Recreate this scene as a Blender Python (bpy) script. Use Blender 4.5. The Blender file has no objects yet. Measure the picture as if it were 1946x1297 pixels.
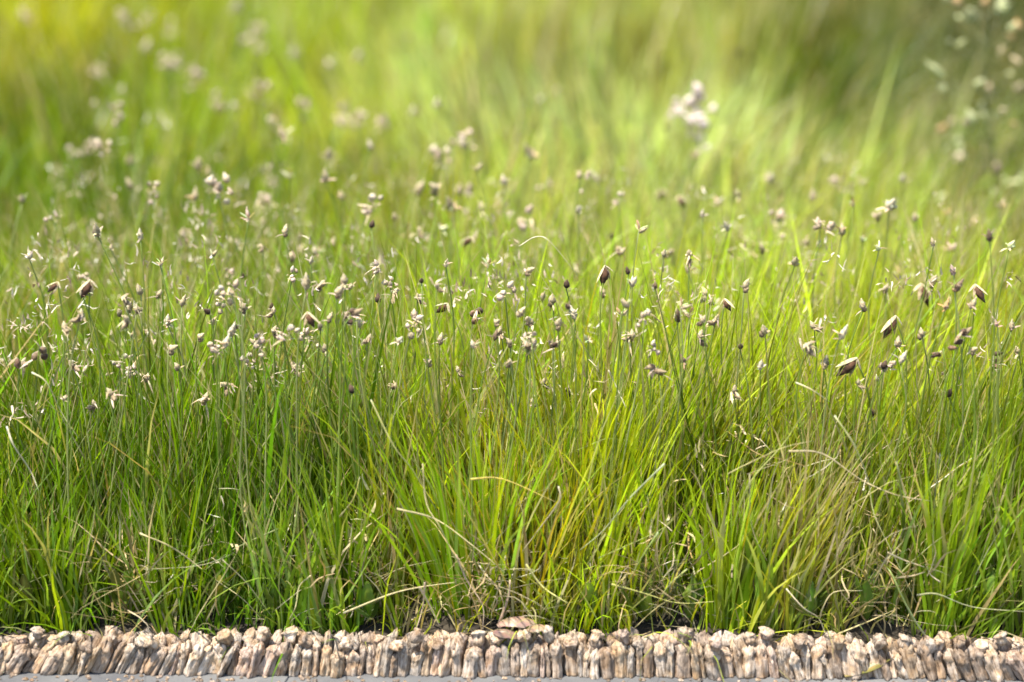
import bpy, math, random
import numpy as np
from mathutils import Vector, Matrix

random.seed(11)
rng = np.random.default_rng(7)
R = math.radians

# ------------------------------------------------------------------ camera, world, sun, exposure
SC = bpy.context.scene
COL = SC.collection
PITCH = R(18.0)
ROLL = R(0.4)
CAM = Vector((0.0, -1.992, 0.934))
LENS, SENSOR = 81.6, 36.0
W, H = 1946.0, 1297.0

cam_d = bpy.data.cameras.new("camera")
cam = bpy.data.objects.new("camera", cam_d)
COL.objects.link(cam)
cam.location = CAM
cam.rotation_euler = (Matrix.Rotation(math.pi / 2 - PITCH, 3, 'X') @ Matrix.Rotation(ROLL, 3, 'Z')).to_euler()
cam_d.lens = LENS
cam_d.sensor_width = SENSOR
cam_d.clip_start = 0.05
cam_d.clip_end = 500
cam_d.dof.use_dof = True
cam_d.dof.focus_distance = 2.24
cam_d.dof.aperture_fstop = 1.9
SC.camera = cam

SUN_EL, SUN_AZ = R(70), R(-50)      # azimuth measured from -Y (behind the camera) towards -X
sun_dir = Vector((math.sin(SUN_AZ) * math.cos(SUN_EL), -math.cos(SUN_AZ) * math.cos(SUN_EL), math.sin(SUN_EL)))
world = bpy.data.worlds.new("World")
SC.world = world
world.use_nodes = True
wn = world.node_tree
wn.nodes.clear()
sky = wn.nodes.new("ShaderNodeTexSky")
sky.sky_type = 'NISHITA'
sky.sun_disc = False
sky.sun_elevation = SUN_EL
sky.sun_rotation = math.atan2(sun_dir.x, sun_dir.y)
bg = wn.nodes.new("ShaderNodeBackground")
bg.inputs[1].default_value = 0.12
wo = wn.nodes.new("ShaderNodeOutputWorld")
wn.links.new(sky.outputs[0], bg.inputs[0])
wn.links.new(bg.outputs[0], wo.inputs[0])

sun_d = bpy.data.lights.new("sun", 'SUN')
sun_d.energy = 4.4
sun_d.angle = R(2.5)
sun_d.color = (1.0, 0.95, 0.86)
sun = bpy.data.objects.new("sun", sun_d)
COL.objects.link(sun)
sun.rotation_euler = sun_dir.to_track_quat('Z', 'Y').to_euler()
sun.location = (0, 0, 5)

vs = SC.view_settings
vs.view_transform = 'Standard'
vs.look = 'None'
vs.gamma = 1
vs.use_curve_mapping = False
vs.exposure = 1.7
SC.render.engine = 'CYCLES'
SC.cycles.max_bounces = 8
SC.cycles.transmission_bounces = 6
SC.cycles.use_denoising = True

# ------------------------------------------------------------------ from photo pixels to places
CP, SP = math.cos(PITCH), math.sin(PITCH)

def ray(px, py):
    u = (px - W / 2) / W * SENSOR / LENS
    v = (H / 2 - py) / W * SENSOR / LENS
    u, v = u * math.cos(ROLL) - v * math.sin(ROLL), u * math.sin(ROLL) + v * math.cos(ROLL)
    return Vector((u, CP + v * SP, -SP + v * CP))

def on_z(px, py, z):
    d = ray(px, py)
    return CAM + d * ((z - CAM.z) / d.z)

def on_y(px, py, y):
    d = ray(px, py)
    return CAM + d * ((y - CAM.y) / d.y)

# ------------------------------------------------------------------ materials
def new_mat(name):
    m = bpy.data.materials.new(name)
    m.use_nodes = True
    nt = m.node_tree
    nt.nodes.clear()
    return m, nt, nt.nodes, nt.links

def leaf_material(name, translucency=0.45, gloss=0.25, rough=0.42, noise=0.25, scale=120, streak=True):
    """thin vegetable matter: colour from the blade's own attribute, light shining through it"""
    m, nt, N, L = new_mat(name)
    at = N.new("ShaderNodeAttribute"); at.attribute_name = "tint"
    tc = N.new("ShaderNodeTexCoord")
    mp = N.new("ShaderNodeMapping")
    mp.inputs['Scale'].default_value = (1, 1, 0.25) if streak else (1, 1, 1)
    nz = N.new("ShaderNodeTexNoise"); nz.inputs['Scale'].default_value = scale; nz.inputs['Detail'].default_value = 3
    mr = N.new("ShaderNodeMapRange")
    mr.inputs[1].default_value = 0.3; mr.inputs[2].default_value = 0.7
    mr.inputs[3].default_value = 1 - noise; mr.inputs[4].default_value = 1 + noise
    mul = N.new("ShaderNodeVectorMath"); mul.operation = 'SCALE'
    L.new(tc.outputs['Object'], mp.inputs[0]); L.new(mp.outputs[0], nz.inputs[0]); L.new(nz.outputs[0], mr.inputs[0])
    L.new(at.outputs['Color'], mul.inputs[0]); L.new(mr.outputs[0], mul.inputs['Scale'])
    df = N.new("ShaderNodeBsdfDiffuse")
    tr = N.new("ShaderNodeBsdfTranslucent")
    warm = N.new("ShaderNodeVectorMath"); warm.operation = 'MULTIPLY'; warm.inputs[1].default_value = (1.35, 1.25, 0.45)
    L.new(mul.outputs[0], df.inputs[0]); L.new(mul.outputs[0], warm.inputs[0]); L.new(warm.outputs[0], tr.inputs[0])
    mx = N.new("ShaderNodeMixShader"); mx.inputs[0].default_value = translucency
    L.new(df.outputs[0], mx.inputs[1]); L.new(tr.outputs[0], mx.inputs[2])
    gl = N.new("ShaderNodeBsdfGlossy"); gl.inputs['Roughness'].default_value = rough
    gl.inputs[0].default_value = (0.9, 0.92, 0.85, 1)
    fr = N.new("ShaderNodeFresnel"); fr.inputs[0].default_value = 1.4
    fm = N.new("ShaderNodeMath"); fm.operation = 'MULTIPLY'; fm.inputs[1].default_value = gloss * 2
    L.new(fr.outputs[0], fm.inputs[0])
    m2 = N.new("ShaderNodeMixShader")
    L.new(fm.outputs[0], m2.inputs[0]); L.new(mx.outputs[0], m2.inputs[1]); L.new(gl.outputs[0], m2.inputs[2])
    out = N.new("ShaderNodeOutputMaterial")
    L.new(m2.outputs[0], out.inputs[0])
    return m

M_GRASS = leaf_material("grass_blades", 0.5, 0.06, 0.5, 0.2, 90)
M_STRAW = leaf_material("dry_straw", 0.25, 0.2, 0.5, 0.3, 160)
M_HEAD = leaf_material("chaffy_scales", 0.22, 0.12, 0.6, 0.4, 420, streak=False)
M_LEAF = leaf_material("soft_leaf", 0.4, 0.35, 0.4, 0.25, 60, streak=False)

def soil_material():
    m, nt, N, L = new_mat("dark_soil")
    tc = N.new("ShaderNodeTexCoord")
    n1 = N.new("ShaderNodeTexNoise"); n1.inputs['Scale'].default_value = 14; n1.inputs['Detail'].default_value = 8
    n2 = N.new("ShaderNodeTexNoise"); n2.inputs['Scale'].default_value = 120; n2.inputs['Detail'].default_value = 4
    cr = N.new("ShaderNodeValToRGB")
    cr.color_ramp.elements[0].position = 0.35; cr.color_ramp.elements[0].color = (0.012, 0.008, 0.005, 1)
    cr.color_ramp.elements[1].position = 0.72; cr.color_ramp.elements[1].color = (0.04, 0.03, 0.016, 1)
    bp = N.new("ShaderNodeBump"); bp.inputs['Strength'].default_value = 0.8; bp.inputs['Distance'].default_value = 0.01
    b = N.new("ShaderNodeBsdfPrincipled"); b.inputs['Roughness'].default_value = 0.95
    out = N.new("ShaderNodeOutputMaterial")
    for n in (n1, n2): L.new(tc.outputs['Object'], n.inputs[0])
    L.new(n1.outputs[0], cr.inputs[0]); L.new(cr.outputs[0], b.inputs['Base Color'])
    L.new(n2.outputs[0], bp.inputs['Height']); L.new(bp.outputs[0], b.inputs['Normal'])
    L.new(b.outputs[0], out.inputs[0])
    return m

def ledge_material():
    m, nt, N, L = new_mat("grey_stone_ledge")
    tc = N.new("ShaderNodeTexCoord")
    n1 = N.new("ShaderNodeTexNoise"); n1.inputs['Scale'].default_value = 18; n1.inputs['Detail'].default_value = 9
    cr = N.new("ShaderNodeValToRGB")
    cr.color_ramp.elements[0].position = 0.3; cr.color_ramp.elements[0].color = (0.05, 0.05, 0.053, 1)
    cr.color_ramp.elements[1].position = 0.75; cr.color_ramp.elements[1].color = (0.12, 0.118, 0.112, 1)
    n2 = N.new("ShaderNodeTexNoise"); n2.inputs['Scale'].default_value = 300
    bp = N.new("ShaderNodeBump"); bp.inputs['Strength'].default_value = 0.4; bp.inputs['Distance'].default_value = 0.002
    b = N.new("ShaderNodeBsdfPrincipled"); b.inputs['Roughness'].default_value = 0.85
    out = N.new("ShaderNodeOutputMaterial")
    for n in (n1, n2): L.new(tc.outputs['Object'], n.inputs[0])
    L.new(n1.outputs[0], cr.inputs[0]); L.new(cr.outputs[0], b.inputs['Base Color'])
    L.new(n2.outputs[0], bp.inputs['Height']); L.new(bp.outputs[0], b.inputs['Normal'])
    L.new(b.outputs[0], out.inputs[0])
    return m

def stub_material():
    """weathered dry stalk ends: fibres along the stalk, every piece its own shade"""
    m, nt, N, L = new_mat("weathered_stalk")
    at = N.new("ShaderNodeAttribute"); at.attribute_name = "tint"
    tc = N.new("ShaderNodeTexCoord")
    oi = N.new("ShaderNodeObjectInfo")
    off = N.new("ShaderNodeVectorMath"); off.operation = 'ADD'
    sc_ = N.new("ShaderNodeVectorMath"); sc_.operation = 'SCALE'; sc_.inputs['Scale'].default_value = 30
    cmb = N.new("ShaderNodeCombineXYZ")
    for i in range(3): L.new(oi.outputs['Random'], cmb.inputs[i])
    L.new(cmb.outputs[0], sc_.inputs[0])
    L.new(tc.outputs['Object'], off.inputs[0]); L.new(sc_.outputs[0], off.inputs[1])
    mp = N.new("ShaderNodeMapping"); mp.inputs['Scale'].default_value = (1, 1, 0.09)
    L.new(off.outputs[0], mp.inputs[0])
    fib = N.new("ShaderNodeTexNoise"); fib.inputs['Scale'].default_value = 420; fib.inputs['Detail'].default_value = 6; fib.inputs['Roughness'].default_value = 0.65
    L.new(mp.outputs[0], fib.inputs[0])
    blot = N.new("ShaderNodeTexNoise"); blot.inputs['Scale'].default_value = 90; blot.inputs['Detail'].default_value = 5
    L.new(off.outputs[0], blot.inputs[0])
    cr = N.new("ShaderNodeValToRGB")
    e = cr.color_ramp.elements
    e[0].position = 0.34; e[0].color = (0.42, 0.36, 0.31, 1)
    e[1].position = 0.62; e[1].color = (1.4, 1.38, 1.36, 1)
    L.new(fib.outputs[0], cr.inputs[0])
    mu = N.new("ShaderNodeMix"); mu.data_type = 'RGBA'; mu.blend_type = 'MULTIPLY'; mu.inputs[0].default_value = 1.0
    L.new(at.outputs['Color'], mu.inputs['A']); L.new(cr.outputs[0], mu.inputs['B'])
    cr2 = N.new("ShaderNodeValToRGB")
    e = cr2.color_ramp.elements
    e[0].position = 0.36; e[0].color = (0.93, 0.79, 0.62, 1)
    e[1].position = 0.56; e[1].color = (1, 1, 1, 1)
    L.new(blot.outputs[0], cr2.inputs[0])
    mu2 = N.new("ShaderNodeMix"); mu2.data_type = 'RGBA'; mu2.blend_type = 'MULTIPLY'; mu2.inputs[0].default_value = 1.0
    L.new(mu.outputs['Result'], mu2.inputs['A']); L.new(cr2.outputs[0], mu2.inputs['B'])
    b = N.new("ShaderNodeBsdfPrincipled"); b.inputs['Roughness'].default_value = 0.85
    b.inputs['Specular IOR Level'].default_value = 0.25
    L.new(mu2.outputs['Result'], b.inputs['Base Color'])
    ad = N.new("ShaderNodeMath"); ad.operation = 'ADD'
    L.new(fib.outputs[0], ad.inputs[0]); L.new(blot.outputs[0], ad.inputs[1])
    bp = N.new("ShaderNodeBump"); bp.inputs['Strength'].default_value = 0.9; bp.inputs['Distance'].default_value = 0.0025
    L.new(ad.outputs[0], bp.inputs['Height']); L.new(bp.outputs[0], b.inputs['Normal'])
    out = N.new("ShaderNodeOutputMaterial"); L.new(b.outputs[0], out.inputs[0])
    return m

M_SOIL, M_LEDGE, M_STUB = soil_material(), ledge_material(), stub_material()

# ------------------------------------------------------------------ object helpers
def mesh_from(name, verts, faces, cols=None, mat=None, smooth=True):
    me = bpy.data.meshes.new(name)
    me.from_pydata([tuple(v) for v in verts], [], faces)
    if cols is not None:
        a = me.color_attributes.new("tint", 'FLOAT_COLOR', 'POINT')
        c = np.ones((len(verts), 4), np.float32)
        c[:, :3] = np.asarray(cols, np.float32)
        a.data.foreach_set("color", c.ravel())
    if mat: me.materials.append(mat)
    if smooth: me.polygons.foreach_set("use_smooth", [True] * len(me.polygons))
    me.update()
    return me

def link(name, data, parent=None, loc=None):
    o = bpy.data.objects.new(name, data)
    COL.objects.link(o)
    if parent is not None: o.parent = parent
    if loc is not None: o.location = loc
    return o

def tag(o, label=None, cat=None, group=None, kind=None):
    if label: o["label"] = label
    if cat: o["category"] = cat
    if group: o["group"] = group
    if kind: o["kind"] = kind
    return o

# ------------------------------------------------------------------ the setting
def ground_height(x, y):
    return (0.010 * np.sin(3.1 * x + 0.7) * np.cos(2.3 * y) + 0.008 * np.sin(9.0 * x + 5.1 * y)
            + 0.006 * np.sin(17 * x - 11 * y)) * np.clip(y / 0.15, 0, 1) * np.clip((25 - np.abs(y)) / 5, 0, 1) - 0.016 * np.clip((.055 - y) / .04, 0, 1)

xs = np.concatenate([np.linspace(-40, -2.6, 12), np.linspace(-2.5, 2.5, 120), np.linspace(2.6, 40, 12)])
ys = np.concatenate([np.linspace(0.016, 2.5, 70), np.linspace(2.6, 6, 25), np.linspace(7, 80, 14)])
gx, gy = np.meshgrid(xs, ys)
gz = ground_height(gx, gy) - 0.004
gv = np.stack([gx.ravel(), gy.ravel(), gz.ravel()], 1)
nx = len(xs)
gf = [(j * nx + i, j * nx + i + 1, (j + 1) * nx + i + 1, (j + 1) * nx + i) for j in range(len(ys) - 1) for i in range(nx - 1)]
tag(link("ground", mesh_from("ground", gv, gf, None, M_SOIL)), "dark soil under the grass bed", None, None, "structure")
# front face of the soil behind the edging, and the ledge the edging stands on
bank_v = [(-40, 0.016, -0.019), (40, 0.016, -0.019), (40, 0.014, -0.07), (-40, 0.014, -0.07)]
tag(link("soil_bank", mesh_from("soil_bank", bank_v, [(3, 2, 1, 0)], None, M_SOIL, False)), "dark soil face behind the edging", None, None, "structure")
LEDGE_Z = on_y(973, 1289, -0.0125).z
lv, lf = [], []
prof = [(-0.55, -0.12), (-0.55, LEDGE_Z - 0.006), (-0.544, LEDGE_Z), (0.03, LEDGE_Z), (0.03, -0.12)]
for x in (-40, 40):
    for (y, z) in prof: lv.append((x, y, z))
n = len(prof)
for i in range(n - 1): lf.append((i, i + n, i + 1 + n, i + 1))
lf.append(tuple(range(n))); lf.append(tuple(range(2 * n - 1, n - 1, -1)))
tag(link("ledge", mesh_from("ledge", lv, lf, None, M_LEDGE, False)), "grey stone ledge below the edging", None, None, "structure")
pv = [(-40, -80, -0.125), (40, -80, -0.125), (40, -0.5, -0.125), (-40, -0.5, -0.125)]
tag(link("path", mesh_from("path", pv, [(0, 1, 2, 3)], None, M_LEDGE, False)), "grey stone path in front of the ledge", None, None, "structure")

# ------------------------------------------------------------------ edging of dried stalk stubs
from mathutils import noise as mnoise

def make_stub(wid, hei, seed, tint, knob, depth, S=24, K=16, lump_only=False):
    """one weathered stalk end: fibrous fluted shank with a lumpy, torn top"""
    r = random.Random(seed)
    ph = [r.uniform(0, 6.28) for _ in range(8)]
    off = Vector((r.uniform(0, 99), r.uniform(0, 99), r.uniform(0, 99)))
    V, F, C = [], [], []
    bend = r.uniform(-0.10, 0.10)
    fl = r.choice((4, 5, 6, 7))
    cap = r.uniform(.55, .8)
    for k in range(K):
        t = k / (K - 1)
        prof = 0.84 + 0.10 * math.sin(2.2 * t + ph[0]) + 0.04 * math.sin(9 * t + ph[1])
        end = 1.0
        if t > cap:
            u = (t - cap) / (1 - cap)
            prof *= 1 + knob * math.sin(u * math.pi * .8)
            end = max(.03, 1 - u ** 3.4) ** .5
        if lump_only and t < .4: end *= math.sqrt(max(.02, 1 - (1 - t / .4) ** 2))
        for s in range(S):
            a = 2 * math.pi * s / S
            q = Vector((math.cos(a) * 1.1, math.sin(a) * 1.1, t * hei / wid * (.55 if t < cap else 1.6)))
            nz = mnoise.noise(q * 1.5 + off) * .30 + mnoise.noise(q * 3.7 + off) * .24
            if t > cap: nz *= 1.5
            gro = (1 - abs(math.sin(fl * a / 2 + ph[2] + .5 * t))) ** 2
            rr = prof * end * (1.08 - .34 * gro * (1 if t < cap else .5) + nz)
            lump = 0
            if t > .5: lump = (t - .5) * hei * (mnoise.noise(Vector((math.cos(a), math.sin(a), 0)) * 1.3 + off) * .42)
            V.append((wid / 2 * rr * math.cos(a) + bend * hei * t * t, depth / 2 * rr * math.sin(a), hei * t + lump))
            f = .5 + .5 * mnoise.noise(q * 2.2 + off * 2)
            C.append([c * (.78 + .5 * f) for c in tint])
    for k in range(K - 1):
        for s in range(S):
            F.append((k * S + s, k * S + (s + 1) % S, (k + 1) * S + (s + 1) % S, (k + 1) * S + s))
    F.append(tuple((K - 1) * S + s for s in range(S)))
    F.append(tuple(reversed(range(S))))
    return mesh_from("stalk_stub", V, F, C, M_STUB)

edging = link("thatch_edging", None, None, (0, 0, LEDGE_Z))
tag(edging, "row of weathered tan dried stalk stubs edging the grass bed along the ledge", "edging")
TANS = [tuple((.90 * q * 1.12 + .10 * .27) * 1.0 for q in c) for c in ((.30, .232, .172), (.34, .268, .20), (.26, .20, .15), (.31, .23, .15), (.27, .228, .182), (.37, .305, .238), (.31, .232, .182), (.24, .20, .162), (.20, .152, .112))]

def slant(x):
    u = -x / 0.485
    return math.copysign(min(1.1, abs(u)) ** 1.3, u) * (0.60 if u > 0 else 0.45)

SPARE = ([], [], [])          # the ends of the edging, out past the picture
def stub_row(pitch, y0, hmin, hmax, wfac, seed0, knob):
    x, i = -1.5, 0
    while x < 1.5:
        r = random.Random(seed0 + i)
        w = pitch * r.choice((r.uniform(.55, .85), r.uniform(.8, 1.3), r.uniform(1.2, 1.7)))
        h = r.uniform(hmin, hmax)
        if r.random() < 0.10: h *= 0.8
        g = r.uniform(.85, 1.12); tint = [c * g for c in r.choice(TANS)]
        sl = slant(max(-.5, min(.5, x))) + r.uniform(-0.13, 0.13)
        loc = Vector((x + w / 2 - math.sin(sl) * h * 0.5, y0 + r.uniform(-0.003, 0.003), -0.001))
        rot = Matrix.Rotation(r.uniform(-.5, .5), 3, 'Z') @ Matrix.Rotation(sl, 3, 'Y') @ Matrix.Rotation(r.uniform(-.2, -.03), 3, 'X')
        inside = abs(x) < .58
        me = make_stub(w * wfac, h, seed0 * 3 + i, tint, knob * r.uniform(0.3, 1.6), 0.014 * r.uniform(0.8, 1.3), 24 if inside else 10, 16 if inside else 7)
        if inside:
            o = link("stalk_stub", me, edging, loc)
            o.rotation_euler = rot.to_euler()
        else:
            b0 = len(SPARE[0])
            for v in me.vertices: SPARE[0].append(rot @ v.co + loc); SPARE[2].append(tint)
            for f in me.polygons: SPARE[1].append(tuple(b0 + q for q in f.vertices))
            bpy.data.meshes.remove(me)
        x += w
        i += 1

stub_row(0.0128, 0.006, 0.033, 0.039, 1.32, 100, 0.16)      # back row, whose lumpy tops show
stub_row(0.0092, -0.0065, 0.028, 0.037, 1.22, 900, 0.05)     # front row of shorter shanks
tag(link("stalk_stubs", mesh_from("stalk_stubs", *SPARE, M_STUB), edging), kind="stuff")
for i in range(44):                                          # broken lumps wedged between the tops
    r = random.Random(5000 + i)
    x = -.52 + 1.04 * (i + r.uniform(0, .9)) / 44
    g = r.uniform(.85, 1.15)
    me = make_stub(r.uniform(.009, .015), r.uniform(.009, .018), 7000 + i, [c * g for c in r.choice(TANS)], .3, .012, 16, 12, True)
    o = link("stalk_stub", me, edging, (x, r.uniform(-.006, .006), r.uniform(.022, .033)))
    o.rotation_euler = (r.uniform(-.6, .3), slant(x) + r.uniform(-.7, .7), r.uniform(0, 6))

def crumbs(n):
    V, F, C = [], [], []
    r = random.Random(21)
    for i in range(n):
        c = Vector((r.uniform(-.75, .75), -.014 - abs(r.gauss(0, .012)), LEDGE_Z + .0006))
        d = r.uniform(.0008, .0028); gg = r.uniform(.35, .8); t = [q * gg for q in r.choice(TANS)]
        b0 = len(V)
        for k in range(6):
            a = k * math.pi / 3 + r.uniform(-.3, .3)
            for (zz, m) in ((0, 1.0), (r.uniform(.4, .9), .6)):
                V.append(c + Vector((math.cos(a) * d * m * r.uniform(.7, 1.5), math.sin(a) * d * m, zz * d))); C.append(t)
        for k in range(6):
            q = (k + 1) % 6
            F.append((b0 + 2 * k, b0 + 2 * q, b0 + 2 * q + 1, b0 + 2 * k + 1))
        F.append(tuple(b0 + 2 * k + 1 for k in range(6)))
    return V, F, C
tag(link("debris", mesh_from("debris", *crumbs(320), M_STUB)), "crumbs of dry stalk scattered on the grey ledge", "debris", None, "stuff")

# ------------------------------------------------------------------ grass
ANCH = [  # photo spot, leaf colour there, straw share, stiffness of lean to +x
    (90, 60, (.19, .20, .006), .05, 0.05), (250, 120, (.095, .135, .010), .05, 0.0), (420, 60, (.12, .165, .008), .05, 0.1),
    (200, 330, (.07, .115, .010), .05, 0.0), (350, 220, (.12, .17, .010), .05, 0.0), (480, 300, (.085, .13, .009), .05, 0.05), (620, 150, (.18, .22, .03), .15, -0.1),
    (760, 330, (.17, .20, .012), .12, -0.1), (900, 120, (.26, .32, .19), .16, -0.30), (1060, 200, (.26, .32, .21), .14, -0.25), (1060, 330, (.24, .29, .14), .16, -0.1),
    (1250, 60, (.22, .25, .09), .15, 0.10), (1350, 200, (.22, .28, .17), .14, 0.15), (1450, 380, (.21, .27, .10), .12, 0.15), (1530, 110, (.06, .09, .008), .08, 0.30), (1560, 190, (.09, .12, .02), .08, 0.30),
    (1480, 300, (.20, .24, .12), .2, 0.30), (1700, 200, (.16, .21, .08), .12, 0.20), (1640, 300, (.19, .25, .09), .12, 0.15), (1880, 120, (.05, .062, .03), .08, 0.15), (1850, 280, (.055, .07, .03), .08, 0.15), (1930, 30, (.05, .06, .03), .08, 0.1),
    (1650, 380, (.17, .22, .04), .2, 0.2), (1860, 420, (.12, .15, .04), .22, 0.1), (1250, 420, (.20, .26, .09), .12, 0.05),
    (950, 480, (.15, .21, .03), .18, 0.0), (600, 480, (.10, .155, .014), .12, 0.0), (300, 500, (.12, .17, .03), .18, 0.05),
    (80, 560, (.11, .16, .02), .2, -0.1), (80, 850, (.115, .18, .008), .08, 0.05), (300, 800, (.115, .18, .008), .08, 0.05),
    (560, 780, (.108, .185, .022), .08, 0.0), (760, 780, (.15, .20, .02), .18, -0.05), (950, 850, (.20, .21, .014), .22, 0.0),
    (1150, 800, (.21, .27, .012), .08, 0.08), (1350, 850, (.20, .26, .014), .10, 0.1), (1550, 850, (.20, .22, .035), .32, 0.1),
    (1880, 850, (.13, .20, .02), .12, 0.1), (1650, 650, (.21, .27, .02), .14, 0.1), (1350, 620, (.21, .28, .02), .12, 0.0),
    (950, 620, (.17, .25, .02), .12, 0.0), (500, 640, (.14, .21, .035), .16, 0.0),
    (150, 1080, (.046, .10, .004), .05, 0.0), (400, 1080, (.046, .10, .004), .05, 0.0), (620, 1060, (.05, .10, .004), .06, 0.0),  # lower left: deep green, darkened to include shade at the grass foot
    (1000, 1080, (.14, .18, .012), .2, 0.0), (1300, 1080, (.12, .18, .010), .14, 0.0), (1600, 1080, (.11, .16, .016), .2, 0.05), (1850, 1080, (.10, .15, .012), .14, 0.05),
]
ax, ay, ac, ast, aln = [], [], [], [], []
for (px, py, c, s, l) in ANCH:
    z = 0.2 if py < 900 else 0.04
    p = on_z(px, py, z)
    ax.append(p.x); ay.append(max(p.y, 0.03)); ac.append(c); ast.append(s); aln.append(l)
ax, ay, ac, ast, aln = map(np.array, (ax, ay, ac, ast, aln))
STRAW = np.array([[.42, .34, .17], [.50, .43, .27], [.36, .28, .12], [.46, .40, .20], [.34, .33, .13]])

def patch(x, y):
    """colour patches of the meadow: leaf colour with some shade in it, dry share and lean at a spot"""
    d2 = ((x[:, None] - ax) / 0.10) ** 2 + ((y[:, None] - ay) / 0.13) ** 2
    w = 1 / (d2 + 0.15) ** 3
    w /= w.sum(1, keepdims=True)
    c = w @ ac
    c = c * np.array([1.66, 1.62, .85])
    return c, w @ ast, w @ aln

def blades(x, y, z0, h, width, lean, azim, curl, col0, col1, seg=5, wig=0.004, blunt=0.25):
    """tapered ribbons; every argument an array over the blades"""
    n = len(x)
    t = np.linspace(0, 1, seg + 1)
    th = lean[:, None] + curl[:, None] * t[None, :] ** 1.5
    ds = h[:, None] / seg
    tm = (th[:, :-1] + th[:, 1:]) / 2
    rad = np.concatenate([np.zeros((n, 1)), np.cumsum(np.sin(tm) * ds, 1)], 1)
    up = np.concatenate([np.zeros((n, 1)), np.cumsum(np.cos(tm) * ds, 1)], 1)
    p1, p2 = rng.uniform(0, 6.28, (2, n, 1))
    wx = wig * np.sin(5 * t[None, :] + p1) * t[None, :]
    wy = wig * np.sin(4 * t[None, :] + p2) * t[None, :]
    cx = x[:, None] + np.cos(azim)[:, None] * rad + wx
    cy = y[:, None] + np.sin(azim)[:, None] * rad + wy
    cz = z0[:, None] + up
    fa = rng.uniform(0, np.pi, n)[:, None] + rng.uniform(-0.9, 0.9, (n, 1)) * t[None, :]
    w = width[:, None] / 2 * np.clip(1 - t[None, :] ** 2.2 * (1 - blunt * 0), 0, 1) * (0.75 + 0.5 * np.sin(np.pi * np.clip(t[None, :] + 0.1, 0, 1)))
    sx, sy = np.cos(fa) * w, np.sin(fa) * w
    L = np.stack([cx - sx, cy - sy, cz], -1)
    Rr = np.stack([cx + sx, cy + sy, cz], -1)
    V = np.concatenate([np.stack([L[:, :-1], Rr[:, :-1]], 2).reshape(n, 2 * seg, 3), np.stack([cx[:, -1], cy[:, -1], cz[:, -1]], -1)[:, None, :]], 1)
    tt = np.concatenate([np.repeat(t[:-1], 2), [1.0]])
    C = col0[:, None, :] * (1 - tt[None, :, None]) + col1[:, None, :] * tt[None, :, None]
    return V, C

def blade_mesh(name, V, C, mat):
    n, m, _ = V.shape
    seg = (m - 1) // 2
    me = bpy.data.meshes.new(name)
    base = (np.arange(n) * m)[:, None]
    q = []
    for k in range(seg - 1): q.append([2 * k, 2 * k + 1, 2 * k + 3, 2 * k + 2])
    quads = (base[:, :, None] + np.array(q)[None]).reshape(-1, 4)
    tris = base + np.array([[2 * seg - 2, 2 * seg - 1, 2 * seg]])
    nq, ntri = len(quads), len(tris)
    me.vertices.add(n * m)
    me.vertices.foreach_set("co", V.astype(np.float32).ravel())
    me.loops.add(nq * 4 + ntri * 3)
    me.loops.foreach_set("vertex_index", np.concatenate([quads.ravel(), tris.ravel()]).astype(np.int32))
    me.polygons.add(nq + ntri)
    ls = np.concatenate([np.arange(nq) * 4, nq * 4 + np.arange(ntri) * 3]).astype(np.int32)
    me.polygons.foreach_set("loop_start", ls)
    me.update(calc_edges=True)
    me.polygons.foreach_set("use_smooth", np.ones(nq + ntri, bool))
    a = me.color_attributes.new("tint", 'FLOAT_COLOR', 'POINT')
    c4 = np.ones((n * m, 4), np.float32)
    c4[:, :3] = C.reshape(-1, 3)
    a.data.foreach_set("color", c4.ravel())
    me.materials.append(mat)
    me.update()
    return me

HOLES = [(on_z(p, q, 0).x, Y, rx, ry) for (p, q, Y, rx, ry) in ((p_, q_, Y_, rx_ * .75, ry_ * .75) for (p_, q_, Y_, rx_, ry_) in ((830, 1190, .05, .055, .045), (575, 1190, .06, .035, .04), (1060, 1190, .10, .03, .06), (700, 1190, .035, .03, .02), (1450, 1190, .09, .03, .04), (250, 1190, .03, .03, .016), (1250, 1190, .03, .035, .016), (1680, 1190, .03, .05, .016), (935, 1190, .03, .03, .02)))]

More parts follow.
